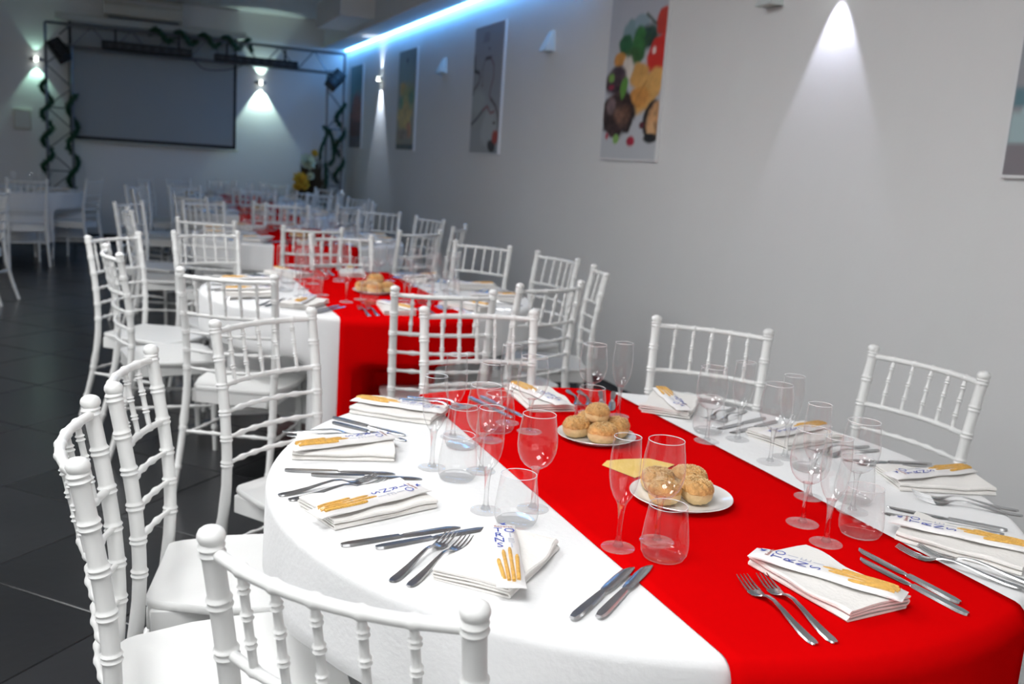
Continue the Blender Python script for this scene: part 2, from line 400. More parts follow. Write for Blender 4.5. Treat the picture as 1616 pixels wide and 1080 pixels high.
e4(185, 540, 70, 90, (.07, .04, .05), 0, .3, .6); e4(200, 740, 108, 145, (.055, .03, .028), 0, .15, .7); e4(150, 690, 30, 45, (.22, .15, .15), 0, .6, .4); e4(225, 750, 45, 60, (.18, .09, .06), 0, .8, .6)
e4(150, 520, 20, 28, (.20, .36, .08)); e4(235, 590, 22, 65, (.12, .30, .05), -.45, .3); e4(150, 575, 18, 14, (.35, .03, .06))
e4(425, 780, 62, 128, (.03, .025, .025), -.25, .15); e4(428, 790, 40, 100, (.55, .30, .14), -.25, .3, .35); e4(410, 850, 18, 50, (.75, .45, .22), -.4, .4); e4(408, 890, 40, 28, (.02, .02, .02))
e4(122, 878, 10, 20, (.45, .03, .06)); e4(285, 908, 26, 30, (.42, .02, .05), 0, .3, .3); e4(188, 895, 20, 26, (.25, .45, .12)); e4(355, 815, 14, 18, (.12, .02, .03))
poster(5.563, p, 'poster of steak, potatoes and tomatoes on a white plate')
# wine glass poster
p = Print((.30, .31, .36), (.36, .37, .38))
def q3(x, y): v = min(max((1035-y)/960, 0), 1); return ((x-(65+60*v))/(185+15*v), v)
p.ell(*q3(205, 860), .26, .15, (.44, .47, .48), 0, .3); p.ell(*q3(130, 640), .3, .09, (.40, .43, .43), 0, .6)
p.line([q3(115, 285), q3(115, 390)], .013, (.02, .02, .025)); p.line([q3(112, 400), q3(145, 420)], .014, (.02, .02, .025))
p.line([q3(145, 420), q3(150, 455), q3(138, 500), q3(105, 545), q3(98, 580)], .009, (.07, .04, .045))
p.line([q3(165, 520), q3(168, 400), q3(185, 335), q3(215, 318)], .006, (.14, .09, .09)); p.line([q3(195, 320), q3(230, 320)], .012, (.03, .02, .02))
p.line([q3(228, 325), q3(246, 380), q3(242, 470), q3(222, 545), q3(212, 600), q3(222, 640)], .008, (.16, .05, .05))
p.line([q3(222, 630), q3(250, 685), q3(264, 760), q3(264, 840), q3(250, 950)], .011, (.05, .03, .03))
p.line([q3(82, 815), q3(120, 775), q3(170, 705)], .011, (.03, .03, .035)); p.line([q3(165, 710), q3(195, 680), q3(215, 735), q3(240, 725)], .009, (.25, .05, .05))
p.ell(*q3(238, 920), .11, .06, (.40, .05, .03), .4, .4); p.ell(*q3(215, 985), .15, .045, (.03, .02, .02), -.3, .35)
for k in range(4): p.rect(.30+.01*k, .52, .875+.02*k, .885+.02*k, (.16, .16, .19))
p.ell(*q3(220, 250), .04, .012, (.14, .14, .17)); p.ell(*q3(165, 520), .03, .012, (.15, .08, .08)); p.ell(*q3(237, 810), .05, .012, (.08, .04, .04))
poster(8.281, p, 'pale poster with a drawn bottle pouring into a wine glass')
# pasta poster
p = Print((.20, .29, .33), (.28, .22, .15))
p.ell(.45, .78, .4, .13, (.22, .33, .36), 0, .8); p.ell(.30, .62, .22, .08, (.50, .34, .10), 0, .5, .2); p.ell(.62, .50, .35, .14, (.36, .36, .12), 0, .7, .3)
p.ell(.45, .34, .42, .16, (.52, .36, .10), 0, .5, .3); p.ell(.80, .52, .16, .10, (.10, .22, .12), 0, .6, .3); p.ell(.22, .48, .13, .06, (.10, .24, .12), 0, .6)
p.ell(.70, .20, .16, .08, (.50, .20, .10), 0, .5, .2); p.ell(.35, .16, .30, .06, (.24, .16, .12), 0, .5, .4); p.rect(0, 1, 0, .055, (.03, .035, .05))
p.ell(.50, .90, .06, .03, (.08, .10, .13))
poster(10.952, p, 'poster of yellow pasta with greens and a dark bottom band')
# drink poster
p = Print((.10, .24, .30), (.20, .15, .14))
p.ell(.5, .80, .7, .2, (.12, .28, .32), 0, .9); p.rect(0, 1, .16, .44, (.17, .07, .05), .1); p.ell(.62, .45, .42, .20, (.26, .10, .07), 0, .3, .1)
p.rect(.12, 1, .10, .32, (.12, .05, .04)); p.rect(0, 1, 0, .14, (.13, .12, .13), .3)
poster(13.577, p, 'poster of a red-brown drink, closest to the truss')
# teapot poster
p = Print((.42, .50, .54), (.24, .22, .24))
p.rect(.06, 1, .16, 1, (.42, .55, .58)); p.ell(.6, .65, .55, .25, (.50, .62, .64), 0, .8); p.rect(0, 1, .10, .20, (.36, .48, .50)); p.rect(.02, .8, .505, .56, (.02, .02, .025))
p.ell(.55, .53, .2, .02, (.3, .33, .35)); p.rect(0, 1, .22, .28, (.10, .20, .24)); p.rect(0, 1, 0, .10, (.22, .20, .22)); p.rect(.02, .30, .56, .60, (.15, .30, .36))
poster(2.271, p, 'blue-green poster of tableware with a black band, farthest from the screen')

# ------------------------------------------------------------------ stage end
t = empty('projection_screen', 'large grey projection screen with black border on end wall', 'screen', (.416, BACK_Y-.09, 1.353))
MB().box(-1.031, 1.031, -.004, .004, .05, 1.533).obj('screen_surface', 'screen_grey', t, False)
bd = MB(); bd.box(-1.069, -1.031, -.006, .006, 0, 1.533); bd.box(1.031, 1.069, -.006, .006, 0, 1.533); bd.box(-1.031, 1.031, -.006, .006, 0, .05)
bd.obj('border', 'black_plastic', t, False)
MB().tube([(-1.098, 0, -.008), (1.098, 0, -.008)], .014, 10).obj('bottom_bar', 'casing', t)
MB().box(-1.22, 1.192, -.06, .085, 1.514, 1.609, .012).obj('casing', 'casing', t)
t = empty('air_conditioner', 'wide cream wall air conditioner above the projection screen', 'air conditioner', (.274, BACK_Y, 2.967))
v = []; prof = [(0, 0), (-.14, .0), (-.20, .04), (-.215, .15), (-.19, .27), (-.15, .295), (0, .295)]
for x in (-.492, .492): v += [(x, y, z) for y, z in prof]
n = len(prof); MB().add(v, [(k, (k+1) % n, n+(k+1) % n, n+k) for k in range(n)]+[tuple(range(n)), tuple(range(2*n-1, n-1, -1))]).obj('body', 'ac_cream', t, False)
MB().box(-.44, .44, -.2, -.12, -.004, .012).obj('louver', 'vent_dark', t, False)
MB().box(-.46, .46, -.224, -.206, .21, .222).obj('panel_line', 'poster_edge', t, False)
t = empty('fuse_box', 'small pale fuse box on the end wall under a lamp', 'fuse box', (-1.22, BACK_Y, 1.43))
MB().box(-.105, .105, -.05, 0, 0, .27, .006).obj('box_body', 'casing', t)
MB().box(-.085, .085, -.056, -.05, .03, .24).obj('cover', 'sconce_paint', t, False)
TY = 13.9
t = empty('stage_truss', 'dark metal ladder truss arch in front of the screen', 'truss', (0, TY, 0))
XL0, XL1, XR0, XR1, TZ0, TZ1 = -.908, -.605, 2.714, 2.950, 2.522, 2.800
def bar(name, a, b, r_=.018): return MB().tube([a, b], r_, 8).obj(name, 'truss_metal', t)
for x in (XL0, XR1): bar('chord', (x, 0, .02), (x, 0, TZ1))
for x in (XL1, XR0): bar('chord', (x, 0, .02), (x, 0, TZ0))
bar('chord', (XL0, 0, TZ1), (XR1, 0, TZ1), .02); bar('chord', (XL1, 0, TZ0), (XR0, 0, TZ0), .02)
for x0, x1 in ((XL0, XL1), (XR0, XR1)):
    z = .12; k = 0
    while z < TZ0-.2:
        a, b = (x0, x1) if k % 2 == 0 else (x1, x0)
        bar('lacing', (a, 0, z), (b, 0, z+.27), .009); z += .27; k += 1
        if k % 3 == 0: bar('rung', (x0, 0, z), (x1, 0, z), .010)
    MB().box(x0-.12, x1+.12, -.2, .2, 0, .015, .003).obj('base_plate', 'truss_metal', t)
x = XL1; k = 0
while x < XR0-.1:
    a, b = (TZ0, TZ1) if k % 2 == 0 else (TZ1, TZ0)
    bar('lacing', (x, 0, a), (min(x+.24, XR0), 0, b), .009); x += .24; k += 1
bar('rung', (XL0+.16, 0, TZ1-.14), (XL1, 0, TZ1), .012); bar('rung', (XL0, 0, TZ0), (XL1, 0, TZ0), .012)
# two light bars hung on the truss
for x0, x1, z, lab in ((-.246, .870, 2.588, 'black light bar hung on the truss, left half of the screen'), (1.154, 2.270, 2.569, 'black light bar hung on the truss beside the lit lamp')):
    b = empty('light_bar', lab, 'light bar', ((x0+x1)/2, TY-.09, z))
    L = (x1-x0)/2
    MB().box(-L, L, -.055, .055, -.05, .05, .008).obj('housing', 'black_plastic', b)
    for k in range(9):
        c = MB().lathe([(.001, 0), (.032, 0), (.032, .004), (.001, .006)], 14).obj('lens', 'lens_dark', b); c.location = (-L+.1+k*(2*L-.2)/8, -.057, 0); c.rotation_euler = (PI/2, 0, 0)
    for s_ in (-1, 1): MB().box(s_*L*.7-.012, s_*L*.7+.012, .03, .075, .04, .2).obj('bracket', 'black_plastic', b, False)
# two lamp heads
for x, z, rot, hx, hz, lab in ((-.735, 2.441, (-.5, -.55, .2), 0., .081, 'black square spotlight on the truss post by the wall lamp'), (2.78, 2.413, (-.5, .65, -.3), -.066, .1, 'black square spotlight on the truss post beside the poster wall')):
    b = empty('spotlight', lab, 'spotlight', (x, TY-.20, z))
    h = MB().box(-.085, .085, -.09, .07, -.14, .14, .012).obj('housing', 'black_plastic', b); h.rotation_euler = rot
    for k in range(3):
        c = MB().lathe([(.001, 0), (.05, 0), (.045, .006), (.001, .01)], 16).obj('lens', 'lens_dark', h); c.location = (0, -.092, -.085+k*.085); c.rotation_euler = (PI/2, 0, 0)
    MB().tube([(-.09, .02, 0), (-.1, .06, .06), (0, .12, .1), (.1, .06, .06), (.09, .02, 0)], .009, 8).obj('yoke', 'black_plastic', b)
    MB().tube([(0, .118, .1), (hx, .19, hz)], .012, 8).obj('clamp', 'black_plastic', b)
# garlands
def garland(path, label, rad=.058, dens=620, name='garland'):
    pts = [Vector(p_) for p_ in path]; mb = MB(); mb.tube(pts, rad*.45, 6)
    L = sum((pts[i+1]-pts[i]).length for i in range(len(pts)-1))
    for k in range(int(dens*L)):
        i = random.randrange(len(pts)-1); p_ = pts[i].lerp(pts[i+1], random.random())
        d = Vector((random.gauss(0, 1), random.gauss(0, 1), random.gauss(0, 1))).normalized(); s_ = d.orthogonal().normalized()*.010
        q_ = p_+d*rad*random.uniform(.8, 1.25)
        mb.add([p_-s_, p_+s_, q_], [(0, 1, 2)])
    return tag(mb.obj(name, 'garland_green', None, False), label, 'garland', 'green garlands on the truss')
def helix(a, b, rad, pitch, n=14, ph=0.):
    a, b = Vector(a), Vector(b); d = b-a; L = d.length; t_ = d.normalized(); u_ = Vector((0, 1, 0)); w_ = t_.cross(u_)
    N = max(8, int(L/pitch*n)); out = []
    for k in range(N+1):
        f_ = k/N; ang = ph+f_*L/pitch*2*PI; out.append(a+d*f_+(u_*math.cos(ang)+w_*math.sin(ang))*rad)
    return out
garland(helix((XL0, TY, .88), (XL0, TY, 2.08), .06, .34), 'green garland twisted round outer left truss post')
garland(helix((XL1, TY, .31), (XL1, TY, 1.92), .06, .46, ph=1.), 'green garland twisted round the truss post touching the screen')
garland(helix((.34, TY, TZ1-.015), (1.626, TY, TZ1-.015), .072, .30), 'green garland twisted round the top beam of the truss')
garland([(1.626, TY, TZ1-.02), (1.646, TY-.02, TZ1-.07), (1.656, TY-.02, TZ1-.11)], 'short green garland end hanging off the top beam', .05)
garland(helix((XR1-.035, TY, .975), (XR1-.035, TY, 2.11), .06, .42), 'green garland twisted round the truss post at poster wall')
garland([(XR0, TY-.05, .25)]+[(XR0+.012*math.sin(k), TY-.05, .25+.1*k) for k in range(1, 11)], 'straight green garland hanging down the inner right truss post', .05)
garland([(XR0-.09, TY-.05, 1.30), (XR0-.08, TY-.05, 1.45), (XR0+.01, TY-.06, 1.68), (XR0-.04, TY-.06, 1.76), (XR0+.05, TY-.06, 1.70), (XR0+.10, TY-.05, 1.50), (XR0+.11, TY-.05, 1.30), (XR0+.05, TY-.05, 1.22)],
        'green garland bow tied on the inner right truss post', .045)
tag(MB().tube(catmull([(.9, TY-.03, TZ0-.02), (1.04, TY-.04, TZ0-.12), (1.32, TY-.04, TZ0-.10), (1.53, TY-.03, TZ0-.02)], 6), .006, 6).obj('power_cable', 'black_plastic'), 'thin black cable sagging under the truss beam', 'cable')
# flowers
t = empty('flower_arrangement', 'tall dried flower arrangement with yellow blooms beside the truss', 'flowers', (2.47, 13.61, 0))
MB().lathe([(.10, 0), (.11, .02), (.05, .10), (.05, .55), (.09, .66), (.12, .70), (.11, .71), (.04, .66)], 20).obj('pedestal_vase', 'casing', t)
fo = MB()
for k in range(700):
    a, el = random.uniform(0, 2*PI), random.uniform(.5, 1.5); L = random.uniform(.2, .36)+.42*max(0, el-1.05)/.45*random.random()+.12*max(0, el-1.05)/.45
    d = Vector((math.cos(a)*math.cos(el), math.sin(a)*math.cos(el), math.sin(el))); s_ = d.orthogonal().normalized()*random.uniform(.010, .026)
    p0 = Vector((random.uniform(-.06, .06), random.uniform(-.06, .06), .68)); p1 = p0+d*L*.6; p2 = p0+d*L+Vector((0, 0, -.03))
    fo.add([p0, p1-s_, p1+s_, p2], [(0, 1, 2), (1, 3, 2)])
fo.obj('foliage', 'stem_brown', t, False)
def bloom(x, y, z, r_, m_):
    mb = MB()
    for ly in range(3):
        for k in range(8):
            a = 2*PI*k/8+ly*.4; el = .2+.45*ly
            d = Vector((math.cos(a)*math.cos(el), math.sin(a)*math.cos(el), math.sin(el))); s_ = Vector((-math.sin(a), math.cos(a), 0))*r_*.35
            mb.add([(0, 0, 0), d*r_*.6-s_, d*r_, d*r_*.6+s_], [(0, 1, 2, 3)])
    MB().tube(catmull([(x*.2, y*.2, .66), (x*.55, y*.6, .66+(z-.66)*.6), (x, y, z)], 5), .006, 6).obj('stem', 'stem_brown', t)
    o = mb.obj('bloom', m_, t, False); o.location = (x, y, z); o.rotation_euler = (1.1, 0, random.uniform(-.5, .5))
for x, y, z, r_, m_ in ((-.19, -.16, 1.0, .13, 'petal_yellow'), (-.12, -.16, .93, .08, 'petal_yellow'), (-.10, -.16, 1.25, .14, 'petal_cream'), (-.04, -.12, 1.06, .07, 'petal_cream'), (-.22, -.1, .90, .07, 'petal_yellow'), (.02, -.05, 1.38, .06, 'petal_yellow')): bloom(x, y, z, r_, m_)

# ------------------------------------------------------------------ chair
FZ = .92
def make_chair():
    c = empty('spindle_chair', 'white spindle-back chair', 'chair')
    def ringed(zs, rings, base, amp=.0034, wd=.0034):
        return [base(z)+sum(amp*math.exp(-((z-r_)/wd)**2) for r_ in rings) for z in zs]
    def zlist(z0, z1, rings, step=.05):
        zs = set(np.arange(z0, z1, step).round(5)) | {z0, z1}
        for r_ in rings:
            for d in (-.008, -.0045, -.002, 0, .002, .0045, .008):
                if z0 < r_+d < z1: zs.add(round(r_+d, 5))
        return sorted(zs)
    RING = [.742, .665, .59, .515, .82]
    rr = [r_+d for r_ in RING for d in (-.005, .005)]+[.893, .903, .27, .262, .115, .107]
    # back post: one curved piece from foot to collar, a ball finial on top
    key = [(0, -.300), (.12, -.262), (.28, -.222), (.44, -.198), (.60, -.200), (.75, -.215), (.92, -.245)]
    kz = np.array([k[0] for k in key]); ky = np.array([k[1] for k in key])
    cs = np.polyfit(kz, ky, 4)
    py = lambda z: float(np.polyval(cs, z))
    px = lambda z: .182+.010*max(0, (z-.44)/.48)+.012*max(0, (.44-z)/.44)
    brad = lambda z: .0148 if z > .42 else .0118+.0045*(z/.42)+(.004*math.exp(-((z-.30)/.02)**2))
    for s_ in (-1, 1):
        zs = zlist(0, .908, rr); p_ = [(s_*px(z), py(z), z) for z in zs]
        post = MB().tube(p_, ringed(zs, rr, brad), 16).obj('back_post', 'chair_white', c)
        fn = MB().lathe([(.0155, 0), (.0145, .002), (.0165, .0045), (.0186, .0095), (.0183, .0150), (.0160, .0200), (.0115, .0236), (.0060, .0256), (.0005, .0262)], 16, (s_*px(.905), py(.905), .905))
        fn.obj('finial', 'chair_white', post)
    def rail(z, sag, knots, r0, r1, wd, name):
        y0 = py(z); X = px(z)-.006; xs = set(np.linspace(-X, X, 25).round(4))
        for k in knots:
            for d in (-1.6, -.9, -.4, 0, .4, .9, 1.6): xs.add(round(k+d*wd, 5))
        xs = sorted(x for x in xs if abs(x) < X-1e-4); xs = [-X]+xs+[X]
        pt = lambda x: (x, y0-sag*(1-(x/X)**2), z)
        rd = [r0+sum((r1-r0)*math.exp(-((x-k)/wd)**2) for k in knots) for x in xs]
        MB().tube([pt(x) for x in xs], rd, 12).obj(name, 'chair_white', c); return pt
    SX = [-.125, -.0625, 0, .0625, .125]
    top = rail(.894, .040, SX, .0088, .0112, .006, 'top_rail')
    low = rail(.742, .036, SX, .0078, .0098, .006, 'lower_rail')
    for z, sg in ((.665, .034), (.59, .032), (.515, .030)):
        rail(z, sg, [-.11, -.055, 0, .055, .11], .0058, .0092, .014, 'crossbar')
    for x in SX:
        a, b = Vector(top(x)), Vector(low(x)); rg = [.155, .205, .415, .465, .695, .745]
        ts = sorted({0., 1.} | {round(r_+d, 4) for r_ in rg for d in (-.026, -.013, 0, .013, .026)} | {.3, .56, .86})
        rd = [.0060+sum(.0030*math.exp(-((t_-r_)/.013)**2) for r_ in rg) for t_ in ts]
        MB().tube([a.lerp(b, t_) for t_ in ts], rd, 10).obj('spindle', 'chair_white', c)
    # seat
    half = [(-.145, -.195), (-.158, -.185), (-.168, -.165), (-.180, -.12), (-.198, -.06), (-.206, .02), (-.207, .10), (-.203, .165), (-.185, .20), (-.12, .214), (0, .219)]
    out = half+[(-x, y) for x, y in reversed(half[:-1])]
    n = len(out); v = []; f = []
    for sc, z in ((.96, .4215), (.992, .423), (1.0, .428), (.998, .437), (.985, .441), (.85, .4405), (.45, .437)):
        v += [(x*sc, .01+(y-.01)*sc, z-(.012*max(0, (y*sc-.12)/.1)**2)) for x, y in out]
    for k in range(6):
        for i in range(n): j = (i+1) % n; f.append((k*n+i, k*n+j, k*n+n+j, k*n+n+i))
    f.append(tuple(range(n-1, -1, -1))); f.append(tuple(range(6*n, 7*n)))
    MB().add(v, f).obj('seat', 'chair_white', c)
    ap = MB(); ap.box(-.172, -.152, -.18, .17, .368, .4215, .003); ap.box(.152, .172, -.18, .17, .368, .4215, .003)
    ap.box(-.152, .152, .15, .168, .368, .4215, .003); ap.box(-.152, .152, -.19, -.172, .368, .4215, .003)
    ap.obj('seat_frame', 'chair_white', c)
    for s_ in (-1, 1):
        rg = [.27, .262, .115, .107, .35, .342]; zs = zlist(0, .4215, rg)
        MB().tube([(s_*(.162+.012*(1-z/.41)), .158+.015*(1-z/.41), z) for z in zs], ringed(zs, rg, lambda z: .0115+.005*(z/.41)), 14).obj('front_leg', 'chair_white', c)
        k = [.25+.5*i/2 for i in range(3)]
        a, b = Vector((s_*px(.235), py(.235), .235)), Vector((s_*.167, .164, .215))
        ts = np.linspace(0, 1, 25); MB().tube([a.lerp(b, t_) for t_ in ts], [.0068+sum(.003*math.exp(-((t_-q_)/.04)**2) for q_ in k) for t_ in ts], 10).obj('side_stretcher', 'chair_white', c)
    for a, b, nm in (((-px(.255), py(.255), .255), (px(.255), py(.255), .255), 'rear_stretcher'), ((-.167, .164, .255), (.167, .164, .255), 'front_stretcher')):
        a, b = Vector(a), Vector(b); ts = np.linspace(0, 1, 31)
        MB().tube([a.lerp(b, t_) for t_ in ts], [.0068+sum(.003*math.exp(-((t_-q_)/.03)**2) for q_ in (.2, .35, .5, .65, .8)) for t_ in ts], 10).obj(nm, 'chair_white', c)
    return Proto(c)
CHAIR = make_chair()
CHAIR_AT = []      # (table x, y, angle, distance of the seat front) of every chair: the cloths hang inside the seats
ORD = ['first', 'second', 'third', 'fourth', 'fifth', 'sixth']
TABLES = [(1.04, 1.72), (1.105, 4.45), (1.25, 7.30), (1.33, 10.10), (1.40, 12.50)]
TR = .79
CH = {0: [(-.067, 1.703, -91), (.016, 2.186, -102), (.389, 2.832, 36), (1.117, 2.954, -7), (.230, 1.054, -47), (1.867, 2.683, -43), (2.229, 2.084, -83)],
      1: [(.374, 3.816, -28), (1.145, 3.425, -10), (-.049, 4.549, -81), (-.047, 5.246, 52), (.435, 5.624, 22), (1.223, 5.686, 8), (2.050, 5.450, -49), (2.290, 4.865, -78), (2.228, 4.212, -108), (1.708, 3.662, 22)],
      2: [(.502, 6.527, -26), (.037, 7.220, None), (.037, 8.052, None), (.64, 8.60, None), (1.149, 6.221, 1), (1.37, 8.724, -13), (2.132, 8.357, -33), (2.41, 7.712, -70), (2.389, 6.870, 57+180), (1.894, 6.269, 28)],
      3: [(.58, 9.37, None), (.11, 10.25, None), (.13, 10.92, None), (.64, 11.30, None), (1.30, 8.98, None), (1.43, 11.25, None), (2.06, 9.17, None), (2.44, 9.85, None), (2.46, 10.60, None), (2.16, 11.15, None)],
      4: [(.68, 11.75, None), (.24, 12.35, None), (.26, 13.02, None), (.678, 13.458, None), (1.38, 11.50, None), (1.27, 13.73, None), (2.08, 11.70, None), (2.613, 12.242, None), (2.533, 13.004, None), (1.94, 13.53, None)]}
for ti, chs in CH.items():
    cx, cy = TABLES[ti]; sides = {'open': [], 'wall': [], 'near': [], 'far': []}
    for x, y, a in chs:
        s_ = 'open' if x < cx-.35 else 'wall' if x > cx+.35 else 'near' if y < cy else 'far'
        sides[s_].append((y, x, a))
    for s_, lst in sides.items():
        lst.sort()
        for k, (y, x, a) in enumerate(lst):
            tc = Vector((cx-x, cy-y))
            if a is None: f = tc.normalized()
            else:
                f = Vector((-math.sin(math.radians(a)), math.cos(math.radians(a))))
                if f.dot(tc) < 0: f = -f
            pos = Vector((x, y))+f*.245; rz = math.atan2(-f.x, f.y)
            lab = {'open': f'white spindle-back chair, {ORD[k]} on the open-floor side of the {ORD[ti]} table, counting towards the screen',
                   'wall': f'white spindle-back chair, {ORD[k]} on the poster-wall side of the {ORD[ti]} table, counting towards the screen',
                   'near': f'white spindle-back chair facing the screen at the end of the {ORD[ti]} table counting towards it',
                   'far': f'white spindle-back chair backing onto the screen at the {ORD[ti]} table counting towards it'}[s_]
            CHAIR.place((pos.x, pos.y, 0), rz, lab, 'white spindle-back chairs')
            CHAIR_AT.append((cx, cy, math.atan2(pos.y-cy, pos.x-cx), (pos-Vector((cx, cy))).length-.22))
SIDE_T = (-1.22, 12.35)
for x, y, f, lab in ((-.93, 11.15, (-.25, 1), 'white spindle-back chair pushed up to the side table across the open floor'),
                     (-.30, 11.90, (-1, .45), 'white spindle-back chair at the side table, turned side-on beside the truss'),
                     (-.93, 8.75, (-1, .25), 'white spindle-back chair standing alone on the open dark floor')):
    f = Vector(f).normalized(); pos = Vector((x, y))+f*.245
    CHAIR.place((pos.x, pos.y, 0), math.atan2(-f.x, f.y), lab, 'white spindle-back chairs')
    CHAIR_AT.append((*SIDE_T, math.atan2(pos.y-SIDE_T[1], pos.x-SIDE_T[0]), (pos-Vector(SIDE_T)).length-.22))

# ------------------------------------------------------------------ tables, cloths, runners
TZ = .762
def make_table(x, y, label):
    t = empty('round_table', label, 'table', (x, y, 0), 0, 'round banquet tables')
    MB().lathe([(.02, .73), (TR-.028, .73), (TR-.022, .734), (TR-.022, .750), (TR-.028, .754), (.02, .754)], 72).obj('tabletop', 'casing', t)
    for k in range(4):
        a = PI/4+k*PI/2; MB().tube([(.36*math.cos(a), .36*math.sin(a), .73), (.40*math.cos(a), .40*math.sin(a), 0)], [.018, .015], 12).obj('leg', 'chair_white', t)
HEM = .20; ER = .022      # hem height, rounding of the cloth over the table edge
def cloth(x, y, seed, label):
    dents = [(a, max(r_-.05, .455)) for tx, ty, a, r_ in CHAIR_AT if (tx, ty) == (x, y) and r_ < TR+.06]
    r_ = random.Random(seed); ph = [r_.uniform(0, 6.28) for _ in range(6)]
    seg = 200; prof = [(.0, TZ)]+[(TR*q_, TZ) for q_ in (.2, .5, .8, .94)]+[(TR-ER+ER*math.sin(b), TZ-ER+ER*math.cos(b)) for b in np.linspace(0, PI/2, 8)]
    drops = np.linspace(0, 1, 31)[1:]; v = [(0, 0, TZ)]; f = []; rows = []
    def fold(a, d):
        w_ = math.sin(9*a+ph[0])*.5+math.sin(14*a+ph[1])*.35+math.sin(23*a+ph[2])*.15
        o_ = .012*d+.030*d*w_+.004*d*math.sin(37*a+ph[3])
        e = min(1, max(0, (d-.28)/.20)); e = e*e*(3-2*e)
        for ca, cr_ in dents:
            da = abs((a-ca+PI) % (2*PI)-PI); k_ = max(0, min(1, (.44-da)/.16)); k_ = k_*k_*(3-2*k_)*e
            o_ = o_*(1-k_)+min(o_, cr_-TR)*k_
        return o_
    for q_, z in prof[1:]: rows.append([(q_*math.cos(2*PI*k/seg), q_*math.sin(2*PI*k/seg), z) for k in range(seg)])
    for d in drops:
        rows.append([((TR+fold(2*PI*k/seg, d))*math.cos(2*PI*k/seg), (TR+fold(2*PI*k/seg, d))*math.sin(2*PI*k/seg), TZ-ER-(TZ-ER-HEM)*d+.006*d*math.sin(9*2*PI*k/seg+ph[0])) for k in range(seg)])
    for R_ in rows: v += R_
    for k in range(seg): f.append((0, 1+k, 1+(k+1) % seg))
    for i in range(len(rows)-1):
        for k in range(seg): j = (k+1) % seg; f.append((1+i*seg+k, 1+i*seg+seg+k, 1+i*seg+seg+j, 1+i*seg+j))
    o = MB().add(v, f).obj('tablecloth', 'cloth_white'); o.location = (x, y, 0)
    tag(o, label, 'tablecloth', 'white tablecloths'); return fold
def runner(x, y, half, dx, label, fold, drop=.44, ang=0.):
    # satin strip over the table, hanging down at both ends outside the cloth
    nu, v, f = 25, [], []
    RR = TR+.012; EQ = ER+.004; c, s_ = math.cos(ang), math.sin(ang)
    ts = [('d', q_) for q_ in np.linspace(1, 0, 34)]+[('e', q_) for q_ in (.25, .5, .75)]+[('t', q_) for q_ in np.linspace(-1, 1, 41)]+[('E', q_) for q_ in (.75, .5, .25)]+[('D', q_) for q_ in np.linspace(0, 1, 34)]
    for kind, q_ in ts:
        for i in range(nu):
            s0 = dx+half*(2*i/(nu-1)-1); e = math.sqrt(max(RR*RR-s0*s0, 0)); zt = TZ+.0035
            if kind == 't': P = (s0, (e-EQ)*q_, zt)
            elif kind in 'eE':
                sg = -1 if kind == 'e' else 1; a = (1-q_)*PI/2; P = (s0, sg*(e-EQ+EQ*math.sin(a)), zt-EQ+EQ*math.cos(a))
            else:
                sg = -1 if kind == 'd' else 1
                th = math.atan2(sg*e, s0); out = fold(th+ang, q_*drop/(TZ-ER-HEM))+.004+.010*q_+.006*q_*math.sin(7*s0/half+1.3*sg)
                k_ = (RR+out)/RR; P = (s0*k_, sg*e*k_, zt-EQ-drop*q_)
            v.append((P[0]*c-P[1]*s_, P[0]*s_+P[1]*c, P[2]))
    for r_ in range(len(ts)-1):
        for i in range(nu-1): k = r_*nu+i; f.append((k, k+1, k+nu+1, k+nu))
    o = MB().add(v, f).obj('table_runner', 'red_satin'); o.location = (x, y, 0)
    tag(o, label, 'table runner', 'red satin table runners')
    md = o.modifiers.new('thickness', 'SOLIDIFY'); md.thickness = .0015; md.offset = -1
for i, (x, y) in enumerate(TABLES):
    make_table(x, y, f'round banquet table under a white cloth, {ORD[i]} in the row counting towards the screen')
    fd = cloth(x, y, 11+i, f'white cloth hanging over the {ORD[i]} round table in the row, counting towards the screen')
    runner(x, y, .292, .018 if i == 0 else -.01, f'red satin runner across the {ORD[i]} round table in the row, counting towards the screen', fd)
make_table(*SIDE_T, 'round table under white cloth, standing apart from the row across the open floor')
cloth(*SIDE_T, 40, 'white cloth hanging over the side table across the open floor')

# ------------------------------------------------------------------ tableware prototypes
TOPZ = TZ+.0005; RUNZ = TZ+.0042
def goblet_geo(seg, solid):
    bowl = [(.0075, .083), (.014, .085), (.023, .091), (.031, .101), (.0365, .115), (.0385, .130), (.0382, .145), (.036, .163), (.0335, .178), (.0318, .190)]
    stem = [(.0005, .004), (.010, .0045), (.0062, .010), (.0045, .018), (.0040, .035), (.0042, .055), (.0052, .070), (.0075, .080), (.0098, .0845), (.0005, .0858)]
    foot = [(.0005, 0), (.030, 0), (.0315, .0008), (.0312, .0018), (.020, .0038), (.010, .0056), (.0005, .006)]
    return bowl, stem, foot
def flute_geo(seg, solid):
    bowl = [(.0065, .082), (.010, .086), (.0165, .096), (.0225, .111), (.0262, .130), (.0272, .148), (.0266, .168), (.0248, .188), (.0236, .203)]
    stem = [(.0005, .004), (.010, .0045), (.0065, .012), (.0048, .022), (.0044, .040), (.0050, .058), (.0062, .070), (.0080, .080), (.0098, .0855), (.0005, .0865)]
    foot = [(.0005, 0), (.0285, 0), (.030, .0008), (.0296, .0018), (.019, .0040), (.010, .0060), (.0005, .0065)]
    return bowl, stem, foot
def tumbler_geo(seg, solid):
    wall = [(.0355, .0045), (.0395, .010), (.0412, .022), (.0405, .036), (.0378, .060), (.0345, .082), (.0330, .0945)]
    base = [(.0005, 0), (.0325, 0), (.0355, .0018), (.0370, .0050), (.0340, .0080), (.0005, .0082)]
    return wall, base
